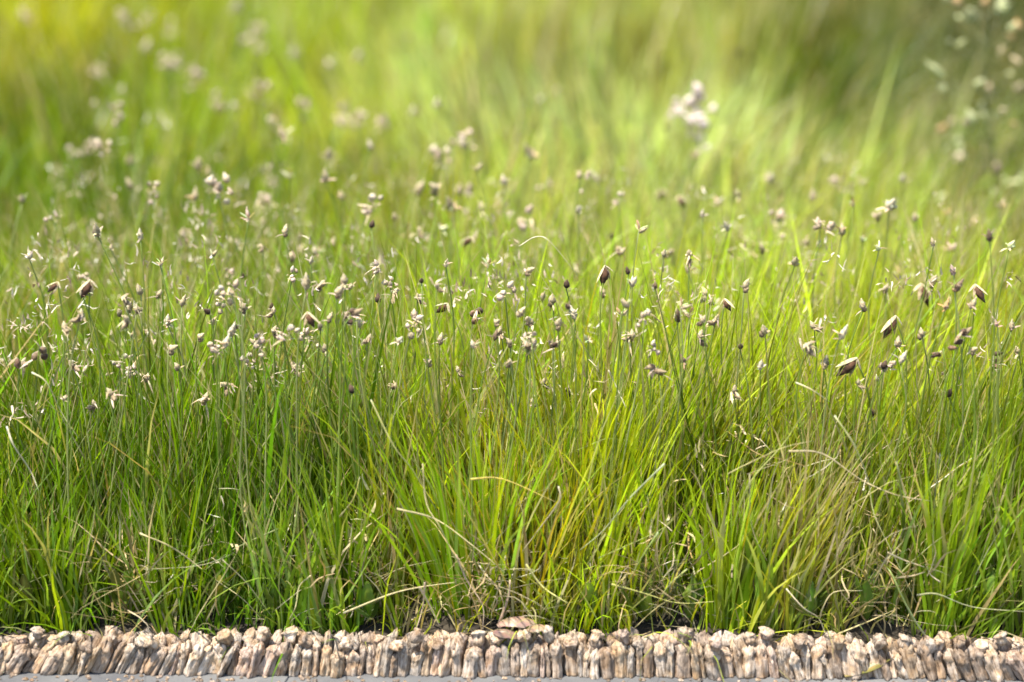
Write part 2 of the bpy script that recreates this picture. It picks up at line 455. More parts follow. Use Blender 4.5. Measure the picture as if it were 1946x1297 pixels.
def grass_field(n, x0, x1, y0, y1, hmin, hmax, wmin, wmax, leanmax, curlmax, clump=0.5, dryf=1.0, seg=5, wig=0.004, gain=1.0, con=0.3, per=26, spread=None):
    x = rng.uniform(x0, x1, n); y = rng.uniform(y0, y1, n)
    if clump > 0:     # pull blades together into tufts
        nc = max(8, n // per)
        cx, cy = rng.uniform(x0, x1, nc), rng.uniform(y0, y1, nc)
        k = rng.integers(0, nc, n)
        m = rng.random(n) < clump
        sp = spread or 0.016 + 0.012 * y1
        x = np.where(m, cx[k] + rng.normal(0, sp, n), x); y = np.where(m, cy[k] + rng.normal(0, sp, n), y)
        hc = rng.uniform(0.75, 1.2, nc)[k]
        cc = np.clip(np.exp(rng.normal(-.08, con, nc)), .38, 1.32)[k]  # tuft brightness skewed dark, standing in for shaded gaps in the grass
        lc = rng.uniform(-0.2, 0.2, nc)[k]
    else:
        hc, cc, lc = np.ones(n), np.ones(n), np.zeros(n)
    y = np.clip(y, y0, None)
    keep = np.ones(n, bool)
    for (hx, hy, rx, ry) in HOLES:       # bare, littered hollows
        keep &= ((x - hx) / rx) ** 2 + ((y - hy) / ry) ** 2 > rng.uniform(.6, 1.3, n)
    x, y, hc, cc, lc = x[keep], y[keep], hc[keep], cc[keep], lc[keep]
    n = len(x)
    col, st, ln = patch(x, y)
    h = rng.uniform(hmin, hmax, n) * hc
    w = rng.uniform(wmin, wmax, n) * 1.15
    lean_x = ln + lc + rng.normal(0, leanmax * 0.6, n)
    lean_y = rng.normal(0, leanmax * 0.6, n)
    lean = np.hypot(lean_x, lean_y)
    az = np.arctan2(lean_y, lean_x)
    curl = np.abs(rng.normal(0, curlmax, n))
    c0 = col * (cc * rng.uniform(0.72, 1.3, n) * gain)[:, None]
    c0 = c0 * (1 + rng.normal(0, 0.08, (n, 3)))
    dry = rng.random(n) < st * dryf
    sc = STRAW[rng.integers(0, len(STRAW), n)] * rng.uniform(0.7, 1.1, (n, 1))
    c0 = np.where(dry[:, None], sc, c0)
    tip = rng.random(n)
    c1 = np.where((tip < 0.13)[:, None], STRAW[rng.integers(0, len(STRAW), n)] * 0.85, c0 * np.array([1.12, 1.06, 1.0]))
    c0, c1 = np.clip(c0, 0.004, 0.8), np.clip(c1, 0.004, 0.8)
    z0 = ground_height(x, y) - 0.006
    return blades(x, y, z0, h, w, lean, az, curl, c0, c1, seg, wig)

def stuff(name, label, parts, mat, cat="grass"):
    V = np.concatenate([p[0] for p in parts]); C = np.concatenate([p[1] for p in parts])
    o = link(name, blade_mesh(name, V, C, mat))
    return tag(o, label, cat, None, "stuff")

stuff("grass", "wild green and yellow meadow grass growing over the whole bed", [
    grass_field(4200, -.80, .80, .024, .12, .05, .13, .0014, .0026, .35, .7, .6),            # fine low growth in front
    grass_field(9500, -.80, .80, .026, .20, .11, .21, .0016, .0034, .15, .4, .75),          # upright blades
    grass_field(3200, -.80, .80, .026, .20, .03, .11, .0009, .0016, .7, 1.8, .3, 1.3),       # curly undergrowth
    grass_field(15000, -.90, .90, .11, .50, .18, .315, .0018, .0038, .18, .45, .78, con=.42),  # taller growth the seed stalks stand in
    grass_field(13000, -1.1, 1.1, .45, 1.0, .14, .28, .0026, .0046, .22, .5, .7, con=.42),
    grass_field(13000, -1.4, 1.4, .95, 1.9, .14, .28, .0040, .0070, .24, .5, .8, con=.5, per=90, spread=.06),
    grass_field(1300, -1.4, 1.4, .70, 2.4, .24, .33, .0050, .0090, .20, .5, .85, con=.45, per=40),   # tall broad blades far back
    grass_field(16000, -2.1, 2.1, 1.8, 3.8, .12, .28, .006, .011, .26, .5, .8, con=.55, per=120, spread=.11),
    grass_field(9000, -4, 4, 3.7, 8, .12, .26, .010, .018, .28, .5, .6),
    grass_field(6000, -2.2, -.78, .018, 1.4, .08, .22, .002, .0035, .25, .6, .6),
    grass_field(6000, .78, 2.2, .018, 1.4, .08, .22, .002, .0035, .25, .6, .6),
    grass_field(3000, -.9, .9, .08, .9, .20, .31, .0010, .0019, .24, .6, .3, 2.2),           # thin bleached culms
    grass_field(170, -.60, .60, .016, .024, .05, .12, .0012, .0024, .9, 1.2, .5, 1.6),       # blades flopping over the edging
], M_GRASS)

# dry chaff caught between the blades, too small and too many to count
def chaff(n):
    nc = n // 14
    k = rng.integers(0, nc, n)
    x = rng.uniform(-.9, .9, nc)[k] + rng.normal(0, .012, n); y = np.clip(rng.uniform(.02, 1.0, nc)[k] + rng.normal(0, .01, n), .02, None)
    z = ground_height(x, y) + (rng.uniform(0.05, .95, nc)[k] ** .8 * .27) * np.clip(.35 + y * 4, 0, 1) + rng.normal(0, .008, n)
    z = np.maximum(z, .008)
    h = rng.uniform(.006, .022, n); w = rng.uniform(.0012, .0032, n)
    sc = STRAW[rng.integers(0, len(STRAW), n)] * rng.uniform(0.5, 1.05, (n, 1)) * np.array([1.0, .95, 1.0])
    V, C = blades(x, y, z, h, w, rng.uniform(0, 2.2, n), rng.uniform(0, 6.28, n), rng.normal(0, 1, n), sc, sc, 3, .001)
    return V, C
def drift(n):
    nc = n // 9
    k = rng.integers(0, nc, n)
    cx = np.where(rng.random(nc) < .68, rng.uniform(-.52, .02, nc), rng.uniform(0, .5, nc))
    x = cx[k] + rng.normal(0, .007, n); y = np.clip(rng.uniform(.09, .62, nc)[k] + rng.normal(0, .006, n), .03, None)
    z = rng.uniform(.17, .30, nc)[k] + rng.normal(0, .007, n)
    sc = np.array([[.40, .32, .23], [.36, .27, .20], [.44, .37, .26], [.26, .19, .12]])[rng.integers(0, 4, n)] * rng.uniform(.7, 1.15, (n, 1))
    return blades(x, y, z, rng.uniform(.005, .015, n), rng.uniform(.001, .0026, n), rng.uniform(0, 2.6, n), rng.uniform(0, 6.28, n), rng.normal(0, 1, n), sc, sc, 3, .001)
ch_a, ch_b = chaff(4500), drift(2900)
tag(link("chaff", blade_mesh("chaff", np.concatenate([ch_a[0], ch_b[0]]), np.concatenate([ch_a[1], ch_b[1]]), M_HEAD)), "pale dry chaff flecks caught among the grass blades", "chaff", None, "stuff")

# ------------------------------------------------------------------ grass tussocks that stand out
def tussock(px, py, n, h0, h1, wid, spread, col, label, lean=0.0, fan=0.25, curl=0.35, y=None, tipcol=None):
    p = on_y(px, py, y) if y is not None else on_z(px, py, 0.0)
    if y is not None: p.z = 0
    p.y = max(p.y, 0.035)
    dx, dy = rng.normal(0, spread, n), rng.normal(0, spread * 0.6, n)
    h = rng.uniform(h0, h1, n)
    lx = lean + dx / max(spread, 1e-4) * fan * 0.5 + rng.normal(0, fan * 0.4, n); ly = dy / max(spread, 1e-4) * fan * 0.4 + rng.normal(0, fan * 0.3, n)
    c0 = np.array(col)[None] * np.array([1.62, 1.66, .9]) * rng.uniform(0.75, 1.3, (n, 1)) * (1 + rng.normal(0, .07, (n, 3)))
    c1 = c0 * np.array([1.15, 1.05, 1.0])
    dry = rng.random(n) < 0.1
    c1 = np.where(dry[:, None], STRAW[rng.integers(0, 5, n)], c1)
    if tipcol is not None: c1 = np.where((rng.random(n) < .5)[:, None], np.array(tipcol)[None], c1)
    V, C = blades(dx, np.maximum(dy, 0.03 - p.y), np.full(n, -0.006), h, rng.uniform(.8, 1.4, n) * wid, np.hypot(lx, ly), np.arctan2(ly, lx),
                  np.abs(rng.normal(0, curl, n)), np.clip(c0, .004, .8), np.clip(c1, .004, .8), 7, .005)
    root = link("grass_tussock", None, None, (p.x, p.y, float(ground_height(p.x, p.y))))
    tag(root, label, "grass tussock", "tussocks standing out of the meadow grass")
    link("blades", blade_mesh("blades", V, C, M_GRASS), root)
    return root

YG, BG, GR = (.21, .24, .010), (.17, .25, .012), (.09, .17, .014)
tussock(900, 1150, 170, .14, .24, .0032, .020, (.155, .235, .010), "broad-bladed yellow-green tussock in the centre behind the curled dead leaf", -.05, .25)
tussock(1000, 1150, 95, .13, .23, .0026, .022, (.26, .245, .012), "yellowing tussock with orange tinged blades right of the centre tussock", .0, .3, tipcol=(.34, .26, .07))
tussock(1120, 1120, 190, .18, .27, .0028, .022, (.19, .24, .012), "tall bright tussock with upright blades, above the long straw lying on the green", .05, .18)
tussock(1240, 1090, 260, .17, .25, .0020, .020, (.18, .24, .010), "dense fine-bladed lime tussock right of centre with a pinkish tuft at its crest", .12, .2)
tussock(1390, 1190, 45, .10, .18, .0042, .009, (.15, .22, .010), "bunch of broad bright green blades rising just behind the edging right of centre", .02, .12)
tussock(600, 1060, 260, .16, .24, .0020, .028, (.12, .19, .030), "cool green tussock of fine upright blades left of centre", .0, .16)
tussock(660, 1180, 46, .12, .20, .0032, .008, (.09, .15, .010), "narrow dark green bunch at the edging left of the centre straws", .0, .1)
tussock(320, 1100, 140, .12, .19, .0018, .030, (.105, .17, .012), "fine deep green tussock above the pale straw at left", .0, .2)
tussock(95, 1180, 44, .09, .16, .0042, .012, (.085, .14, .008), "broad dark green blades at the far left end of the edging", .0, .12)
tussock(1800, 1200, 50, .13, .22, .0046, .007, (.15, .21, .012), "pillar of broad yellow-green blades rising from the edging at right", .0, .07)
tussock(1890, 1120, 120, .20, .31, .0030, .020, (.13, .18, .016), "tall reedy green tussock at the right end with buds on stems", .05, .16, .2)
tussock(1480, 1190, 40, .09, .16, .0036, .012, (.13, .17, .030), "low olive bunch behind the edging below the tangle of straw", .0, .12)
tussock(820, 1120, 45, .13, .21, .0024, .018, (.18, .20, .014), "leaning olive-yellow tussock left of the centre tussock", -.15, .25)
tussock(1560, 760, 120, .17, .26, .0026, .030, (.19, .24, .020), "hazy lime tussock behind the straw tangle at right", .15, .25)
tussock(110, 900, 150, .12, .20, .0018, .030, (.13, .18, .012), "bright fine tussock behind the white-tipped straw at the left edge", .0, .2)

# ------------------------------------------------------------------ tubes and ribbons along a line
def catmull(pts, k=5):
    P = [Vector(p) for p in pts]
    P = [P[0] * 2 - P[1]] + P + [P[-1] * 2 - P[-2]]
    out = []
    for i in range(1, len(P) - 2):
        for j in range(k):
            t = j / k
            a, b, c, d = P[i - 1], P[i], P[i + 1], P[i + 2]
            out.append(0.5 * ((2 * b) + (c - a) * t + (2 * a - 5 * b + 4 * c - d) * t * t + (3 * b - a - 3 * c + d) * t ** 3))
    out.append(P[-2].copy())
    return out

def tube(pts, r0, r1, c0, c1, sides=5, V=None, F=None, C=None, jitter=0.0, flat=1.0):
    V = [] if V is None else V; F = [] if F is None else F; C = [] if C is None else C
    n, b0 = len(pts), len(V)
    for i, p in enumerate(pts):
        t = i / (n - 1)
        tg = (pts[min(i + 1, n - 1)] - pts[max(i - 1, 0)]).normalized()
        s = tg.cross(Vector((0.13, -0.95, 0.29))).normalized()
        u = s.cross(tg)
        r = (r0 + (r1 - r0) * t) * (1 + random.uniform(-jitter, jitter))
        for k in range(sides):
            a = 2 * math.pi * k / sides
            V.append(p + s * math.cos(a) * r + u * math.sin(a) * r * flat)
            C.append([c0[j] + (c1[j] - c0[j]) * t for j in range(3)])
    for i in range(n - 1):
        for k in range(sides):
            F.append((b0 + i * sides + k, b0 + i * sides + (k + 1) % sides, b0 + (i + 1) * sides + (k + 1) % sides, b0 + (i + 1) * sides + k))
    F.append(tuple(b0 + k for k in reversed(range(sides))))
    F.append(tuple(b0 + (n - 1) * sides + k for k in range(sides)))
    return V, F, C

# ------------------------------------------------------------------ seed heads
CREAM, WHITE, PINK, TAN, BROWN, BLACK, LIME, ORANGE = (.44, .365, .22), (.50, .44, .32), (.42, .32, .245), (.32, .245, .14), (.10, .062, .038), (.020, .014, .010), (.54, .53, .30), (.52, .32, .12)

def spindle(V, F, C, base, axis, ln, rad, cb, ct, rough=0.15, S=9, K=8, fat=0.45, r=random):
    """a scaly bud from base along axis"""
    axis = axis.normalized()
    s = axis.orthogonal().normalized(); u = axis.cross(s)
    b0 = len(V)
    for k in range(K):
        t = k / (K - 1)
        pr = max(0.05, math.sin(math.pi * min(1, (t ** (0.5 + fat * 0.5)) * 0.97 + 0.03)))
        for q in range(S):
            a = 2 * math.pi * q / S
            rr = rad * pr * (1 + (rough if (q + k) % 2 else -rough) + r.uniform(-rough, rough) * 0.5)
            V.append(base + axis * ln * t + s * math.cos(a) * rr + u * math.sin(a) * rr)
            m = min(1, max(0, t + r.uniform(-.2, .2)))
            C.append([cb[j] + (ct[j] - cb[j]) * m for j in range(3)])
    for k in range(K - 1):
        for q in range(S):
            F.append((b0 + k * S + q, b0 + k * S + (q + 1) % S, b0 + (k + 1) * S + (q + 1) % S, b0 + (k + 1) * S + q))
    F.append(tuple(b0 + q for q in reversed(range(S)))); F.append(tuple(b0 + (K - 1) * S + q for q in range(S)))

def bract(V, F, C, base, axis, ln, wid, col, droop=0.3, r=random):
    """a keeled papery scale"""
    axis = axis.normalized()
    s = axis.cross(Vector((r.uniform(-.3, .3), r.uniform(-.3, .3), 1))).normalized()
    u = s.cross(axis)
    b0, K = len(V), 5
    for k in range(K):
        t = k / (K - 1)
        w = wid / 2 * math.sin(math.pi * (0.12 + 0.86 * t)) ** 0.8
        p = base + axis * ln * t + Vector((0, 0, -droop * ln * t * t))
        for (e, d) in ((-1, 0), (0, 1), (1, 0)):
            V.append(p + s * e * w + u * d * w * 0.55)
            C.append([c * r.uniform(.85, 1.1) for c in col])
    for k in range(K - 1):
        for e in range(2):
            F.append((b0 + k * 3 + e, b0 + k * 3 + e + 1, b0 + (k + 1) * 3 + e + 1, b0 + (k + 1) * 3 + e))

UP = Vector((0, 0, 1))
def head_mesh(kind, seed):
    """geometry of a seed head around the tip of its stem (origin), and of its sub-part"""
    r = random.Random(seed)
    A, B = ([], [], []), ([], [], [])
    rv = lambda a: Vector((r.uniform(-a, a), r.uniform(-a, a), r.uniform(-a, a)))
    if kind in ('cream', 'white', 'pink', 'lime', 'brown', 'orange'):
        top = dict(cream=CREAM, white=WHITE, pink=PINK, lime=LIME, brown=(.20, .14, .085), orange=ORANGE)[kind]
        bot = dict(cream=TAN, white=CREAM, pink=(.30, .19, .15), lime=(.36, .40, .16), brown=BROWN, orange=TAN)[kind]
        spindle(*A, Vector((0, 0, -.002)), UP + rv(.45), r.uniform(.009, .018), r.uniform(.0018, .0036), bot, top, r.uniform(.25, .5), r=r)
        for i in range(r.randint(5, 9)):
            a = r.uniform(0, 6.28)
            bract(*B, Vector((0, 0, r.uniform(-.002, .004))), Vector((math.cos(a), math.sin(a), r.uniform(.2, 1.6))), r.uniform(.005, .014), r.uniform(.0012, .0032), [c * r.uniform(.7, 1.1) for c in r.choice((top, top, TAN))], r.uniform(0, .4), r)
    elif kind == 'black':
        spindle(*A, Vector((0, 0, -.002)), UP + rv(.5), r.uniform(.009, .012), r.uniform(.0026, .0036), BLACK, BROWN, r=r)
        bract(*B, Vector((0, 0, -.002)), UP + rv(.5), .009, .003, TAN, .1, r)
    elif kind == 'cap':        # pale top scale over a seed body coloured dark as its shaded underside
        ax = Vector((r.uniform(-.8, .8), r.uniform(-.6, .2), .35))
        spindle(*A, Vector((0, 0, -.004)), ax, .009, .0028, BROWN, TAN, .25, r=r)
        spindle(*B, Vector((0, 0, -.001)), ax + UP * .45, r.uniform(.010, .015), .0034, TAN, CREAM, .3, r=r)
        bract(*B, Vector((0, 0, -.001)), rv(1) + UP * .4, r.uniform(.008, .014), .0032, r.choice((CREAM, PINK, TAN)), .3, r)
    elif kind == 'nod':        # spikelet hanging from a bent tip: papery scales over seeds, underside shade coloured in dark
        sx = r.choice((-1, 1))
        ax = Vector((sx * r.uniform(.55, .9), r.uniform(-.5, .1), -1))
        spindle(*A, Vector((0, 0, -.001)), ax, r.uniform(.017, .024), r.uniform(.0040, .0054), (.11, .055, .03), BLACK, r=r)
        bract(*B, Vector((0, 0, .002)), ax + Vector((sx * .35, 0, .35)), .020, .0042, CREAM, .1, r)
        bract(*B, Vector((0, 0, .002)), ax + Vector((-sx * .75, 0, .1)), .018, .005, TAN, .0, r)
        bract(*B, Vector((0, 0, .002)), Vector((-sx * .5, -.2, -.7)), .013, .004, CREAM, .0, r)
    elif kind == 'tuft':       # spent spikelets and papery scales, drooping to one side
        sd = r.uniform(0, 6.28)
        spindle(*A, Vector((0, 0, -.003)), UP + rv(.5), .011, .0030, TAN, CREAM, .25, r=r)
        spindle(*A, Vector((0, 0, -.004)), Vector((math.cos(sd), math.sin(sd) * .6, r.uniform(-.6, .5))), .013, .0028, BROWN, TAN, .25, r=r)
        for i in range(r.randint(5, 8)):
            a = sd + r.gauss(0, .9)
            bract(*B, rv(.003), Vector((math.cos(a), math.sin(a), r.uniform(-1.1, 1.1))), r.uniform(.006, .018), r.uniform(.0014, .0034), r.choice((CREAM, TAN, TAN, PINK)), r.uniform(.1, .6), r)
    elif kind == 'puff':       # loose cluster of small buds and scales
        for i in range(r.randint(4, 7)):
            o = Vector((r.gauss(0, .006), r.gauss(0, .005), r.gauss(0, .006)))
            spindle(*(A if i < 2 else B), o, UP + rv(1.0), r.uniform(.006, .011), r.uniform(.0018, .0036), r.choice((PINK, TAN)), r.choice((WHITE, PINK, CREAM)), .25, r=r)
        for i in range(10):
            bract(*B, rv(.006), rv(1), r.uniform(.005, .013), .0022, r.choice((CREAM, PINK, TAN)), .3, r)
    elif kind == 'branch':     # straggling brown cluster of two or three spikelets
        for i in range(3):
            o = Vector((r.uniform(-.006, .006), r.uniform(-.005, .005), -.006 * i))
            spindle(*A, o, Vector((r.choice((-1, 1)) * r.uniform(.3, 1), r.uniform(-.4, .2), r.uniform(-.8, .7))), r.uniform(.012, .017), .0034, BROWN, r.choice((TAN, BLACK, (.28, .16, .10))), r=r)
            bract(*B, o, rv(1), .014, .004, r.choice((CREAM, PINK, TAN)), .2, r)
    return mesh_from("seed_head", *A, M_HEAD), mesh_from("scale", *B, M_HEAD)

HEADS = {k: [head_mesh(k, hash_i * 17 + 5) for hash_i in range(9)] for k in ('cream', 'white', 'pink', 'lime', 'brown', 'orange', 'black', 'cap', 'nod', 'tuft', 'puff', 'branch')}

def flower_stalk(px, py, kind, label, group, h=None, size=1.0, i=0, slope=None):
    r = random.Random(i * 7919 + 3)
    h = h if h is not None else r.uniform(.25, .33)
    tip = on_z(px, py, h)
    if tip.y < 0.05:
        tip = on_y(px, py, r.uniform(.06, .12)); h = tip.z
    lean = slope if slope is not None else r.uniform(-.16, .16)
    base = Vector((tip.x - lean * h, max(.035, tip.y + r.uniform(-.05, .03)), 0))
    base.z = float(ground_height(base.x, base.y)) - .004
    root = link("sedge_stalk", None, None, base)
    tag(root, label, "seed stalk", group)
    d = tip - base
    mid1 = d * .4 + Vector((r.uniform(-.012, .012), r.uniform(-.01, .01), 0))
    mid2 = d * .78 + Vector((r.uniform(-.010, .010), r.uniform(-.01, .01), .004))
    if kind == 'nod': mid2 += Vector((0, 0, .012))
    green = r.choice(((.17, .22, .03), (.20, .25, .05), (.24, .27, .09), (.13, .19, .02)))
    st = mesh_from("stem", *tube(catmull([Vector((0, 0, 0)), mid1, mid2, d], 4), .0010, .0006, green, [g * 1.1 for g in green], 4), M_GRASS)
    link("stem", st, root)
    A, B = r.choice(HEADS[kind])
    ho = link("seed_head", A, root, d)
    ho.rotation_euler = (r.uniform(-.35, .35), r.uniform(-.35, .35), r.uniform(-.7, .7) if kind in ('nod', 'cap') else r.uniform(0, 6.28))
    s = size * r.uniform(.6, 1.0)
    ho.scale = (s, s, s)
    link("scale", B, ho)
    return root

SH = "seed stalks in the sharper front of the meadow"
SHARP = [
 (1451, 475, 'cap', "pale drooping seed head at the foot of a bright slanting stem, right of centre"),
 (1385, 438, 'white', "small white seed head left of the bright slanting stem"),
 (1512, 502, 'cream', "upright cream bud between lime blades right of the slanting stem"),
 (1529, 463, 'cap', "pale seed head with dark underside above the upright cream bud"),
 (1640, 459, 'lime', "whitish lime bud in front of the dark olive patch at right"),
 (1671, 474, 'lime', "yellow-green nodding bud just right of the whitish lime bud"),
 (1664, 412, 'cap', "tan seed head above the whitish lime bud, dark at its base"),
 (1774, 468, 'cream', "slim cream bud on an upright pale stem, left of the pink drooping bud"),
 (1805, 475, 'pink', "pinkish dark-bellied bud drooping beside the slim cream bud"),
 (1881, 457, 'brown', "brown bud on a long upright stem at far right"),
 (1918, 471, 'lime', "oval pale green bud on a long stem, rightmost of the tall stems"),
 (1750, 542, 'nod', "pale hooked seed head, leftmost of the drooping row at right"),
 (1771, 540, 'cap', "pale and dark seed head, second in the drooping row at right"),
 (1813, 522, 'pink', "pink-white bud over a dark one, tallest in the drooping row at right"),
 (1814, 552, 'brown', "dark brown bud hanging under the pink-white one at right"),
 (1853, 543, 'nod', "hooked seed head bent over on a thin stem, last of the drooping row at right"),
 (1796, 588, 'orange', "tiny orange bud below the drooping row at right"),
 (1702, 604, 'nod', "big nodding dark-bellied spikelet, upper of the two large ones at right"),
 (1627, 684, 'nod', "big nodding dark brown spikelet, lower of the two large ones at right"),
 (1835, 628, 'branch', "dark brown drooping spikelets left of the two pale buds at far right"),
 (1896, 620, 'pink', "pinkish white bud, left of the pair at far right"),
 (1923, 627, 'cream', "pale bud, right of the pair at far right"),
 (1847, 667, 'cap', "sunlit cream bud below the dark brown spikelets at far right"),
 (1893, 678, 'branch', "tangled brown and tan seed cluster below the pair of pale buds at far right"),
 (1936, 671, 'cap', "black and white seed head touching the right picture edge"),
 (1793, 662, 'branch', "straggly dark brown spikelets left of the sunlit cream bud"),
 (1679, 699, 'black', "small black bud right of the lower big nodding spikelet"),
 (1711, 688, 'white', "small pale bud beside the small black bud at right"),
 (1802, 752, 'black', "dark bud on a thin stem below the straggly spikelets at right"),
 (1660, 788, 'black', "black seed against lime grass below the lower big nodding spikelet"),
 (1395, 742, 'tuft', "ragged white chaff tuft low in the lime grass right of centre"),
 (1445, 702, 'white', "tiny white bud above the ragged white chaff tuft"),
 (1406, 660, 'black', "thin dark seed head above the ragged white tuft"),
 (1414, 549, 'cap', "white-capped dark seed head at the end of the tan drooping tufts"),
 (1377, 570, 'nod', "tan drooping tuft left of the white-capped dark seed head"),
 (1345, 560, 'tuft', "bleached tan tuft at the crest of the lime tussock"),
 (1454, 634, 'cap', "white and dark seed head at the rim of the grey-green hollow"),
 (1705, 429 + 230, 'cream', "cream bud between the two big nodding spikelets"),
 (1845, 585, 'cream', "thin cream bud on a bent stem below the drooping row"),
 (705, 431, 'black', "dark bud with pale rim standing left of centre, above the tan straggle"),
 (752, 415, 'cap', "dark and pale seed head right of the pale-rimmed dark bud"),
 (795, 440, 'tuft', "tall pale chaffy tuft left of centre"),
 (841, 437, 'lime', "pale green bud right of the tall chaffy tuft"),
 (897, 452, 'nod', "tan hooked seed head curving over, left of centre"),
 (847, 506, 'white', "slim white bud below the pale green bud"),
 (927, 508, 'white', "slim pale bud right of the slim white bud"),
 (801, 536, 'black', "black oval seed left of the pale star of scales"),
 (830, 545, 'tuft', "pale flat star of scales left of centre"),
 (742, 545, 'puff', "chaffy pinkish cluster left of the black oval seed"),
 (718, 573, 'black', "dark seed under the chaffy pinkish cluster"),
 (672, 590, 'branch', "straggling tan spikelets left of the chaffy pinkish cluster"),
 (655, 600, 'tuft', "tan scales beside the straggling spikelets"),
 (1000, 516, 'cap', "bright white bud with black underside near the picture centre"),
 (1100, 405, 'white', "round white bud above the lime blades right of centre"),
 (1162, 452, 'black', "tiny black seed right of the round white bud"),
 (1214, 440, 'cream', "pale round bud right of the tiny black seed"),
 (1150, 508, 'nod', "tan drooping head below the tiny black seed"),
 (1075, 545, 'black', "dark bud on a green stem below the round white bud"),
 (1082, 585, 'brown', "slanting dark bud below the dark bud on the green stem"),
 (1149, 560, 'cap', "dark and cream bud below the tan drooping head"),
 (1245, 548, 'brown', "brown bud left of the bleached tan tuft"),
 (1195, 520, 'black', "thin black seed between the tan drooping head and the brown bud"),
 (850, 579, 'nod', "pale drooping head with dark hollow left of the picture centre"),
 (900, 590, 'branch', "dark brown spikelets below the slim pale bud"),
 (941, 613, 'cap', "white-topped dark head below the dark brown spikelets"),
 (940, 645, 'brown', "dark brown bud under the white-topped head"),
 (786, 615, 'puff', "white double bud with spreading scales left of the picture centre"),
 (700, 645, 'tuft', "large bleached star tuft left of the white double bud"),
 (757, 650, 'white', "small pale scale head between star tuft and double bud"),
 (750, 735, 'tuft', "tan fluffy tuft low in the cool green grass"),
 (870, 705, 'tuft', "tan ragged tuft above the yellow-green centre tussock"),
 (1118, 650, 'lime', "pale yellow curved bud above the tall bright tussock"),
 (1235, 668, 'puff', "pinkish tuft on the crest of the lime tussock"),
 (1250, 695, 'branch', "brown and pink ragged spikelets just below the pinkish tuft"),
 (1051, 655, 'black', "thin black seed above the yellowing tussock"),
 (1078, 753, 'black', "small black seed low in front of the tall bright tussock"),
 (1014, 773, 'white', "small white scales low above the yellowing tussock"),
 (670, 745, 'black', "small black seed low in the cool green grass"),
 (105, 418, 'puff', "lavender white puff at upper left"),
 (186, 448, 'cream', "pale bud topping the long slanting green stem at left"),
 (211, 474, 'cream', "pale bud on a slanting stem right of the long green one at left"),
 (55, 490, 'white', "small white bud near the left picture edge"),
 (267, 455, 'white', "white ragged head at left, above the pale drooping ones"),
 (348, 443, 'tuft', "tall tan tuft standing at left"),
 (404, 486, 'cream', "cream bud right of the tall tan tuft"),
 (305, 505, 'cream', "faint pale bud left of the tall tan tuft's foot"),
 (472, 420, 'pink', "hazy pink head left of centre above the pink cluster"),
 (549, 492, 'cap', "pale dark-sided head left of the green gap"),
 (555, 528, 'puff', "pinkish grey cluster of buds under the dark-sided head"),
 (172, 535, 'nod', "straw-coloured head drooping to the right at left"),
 (110, 538, 'nod', "pale arching head drooping at far left"),
 (156, 560, 'white', "bright white round bud on a pale stem at left"),
 (440, 555, 'puff', "big cluster of pink-white puffs at left"),
 (420, 572, 'puff', "lower pink-white puffs left in the big cluster"),
 (398, 594, 'black', "black seed under the big pink-white cluster"),
 (467, 588, 'cap', "white-capped black seed right of the big pink-white cluster"),
 (463, 528, 'black', "black seed above the big pink-white cluster"),
 (515, 587, 'black', "upright black seed right of the white-capped one"),
 (584, 596, 'nod', "black and white hooked head left of the tan scales"),
 (74, 662, 'branch', "black and tan spikelets on a side twig at far left"),
 (40, 680, 'branch', "crumpled brown cluster at the left picture edge"),
 (139, 694, 'tuft', "tan clump of scales at left below the white round bud"),
 (228, 687, 'puff', "pink tuft right of the tan clump"),
 (318, 617, 'white', "white curved tip on a bending stem at left"),
 (376, 643, 'cap', "white and dark drooping head below the black seed at left"),
 (213, 748, 'tuft', "ragged straw chaff below the pink tuft"),
 (430, 730, 'tuft', "bleached chaff low in the left grass"),
 (345, 580, 'cream', "faint cream bud left of the big pink-white cluster"),
 (590, 500, 'white', "pale bud at the edge of the dark green gap"),
 (630, 470, 'cream', "cream bud in the dark green gap left of centre"),
 (1260, 362, 'nod', "tan bent-over head with black hollow, left of the sharp pair above centre"),
 (1292, 374, 'nod', "dark-bellied bent head, right of the sharp pair above centre"),
 (1320, 300, 'cream', "upright pale bud on a brown stem below the pink-white flower cluster"),
 (1360, 388, 'white', "slim white bud right of the sharp pair"),
 (1405, 372, 'cap', "cream bud with black slit topping the bright slanting stem"),
 (1173, 379, 'puff', "round creamy head left of the sharp pair"),
 (1334, 412, 'white', "tiny white bud under the sharp pair"),
 (1265, 246, 'black', "lone small black seed left of the pink-white flower cluster"),
 (1588, 347, 'puff', "mauve ragged head above the lime grass at right"),
 (1635, 350, 'cream', "hazy cream bud right of the mauve ragged head"),
 (1545, 382, 'cream', "pale hooked bud left of the mauve ragged head"),
 (1622, 392, 'cream', "slim cream bud under the hazy cream bud"),
 (1715, 345, 'white', "hazy white bud far right of the mauve ragged head"),
 (1800, 408, 'orange', "tan and orange bud below the pod plant"),
 (1900, 395, 'cream', "cream bud below the pod plant at the right edge"),
 (1027, 193, 'white', "white blurred bud, left of the pair high in the centre"),
 (1056, 175, 'cap', "white blurred bud with dark foot, right of the pair high in the centre"),
 (934, 173, 'cap', "faint pale bud with dark foot left of the high centre pair"),
 (1105, 335, 'puff', "hazy lavender head above the round white bud"),
 (1405, 105, 'brown', "lone brown blurred seed high right of centre"),
]
for i, (px, py, k, lab) in enumerate(SHARP):
    big = 1.0
    if k == 'nod' and ('big' in lab): big = 1.15
    h = None
    if "long upright stem" in lab or "on a long stem" in lab: h = .37
    sl = None
    if "long slanting green stem" in lab: sl = -.42
    if "slanting stem right of the long" in lab: sl = -.36
    if "topping the bright slanting stem" in lab: sl = -.30
    flower_stalk(px, py, k, lab, SH, h, big, i, sl)

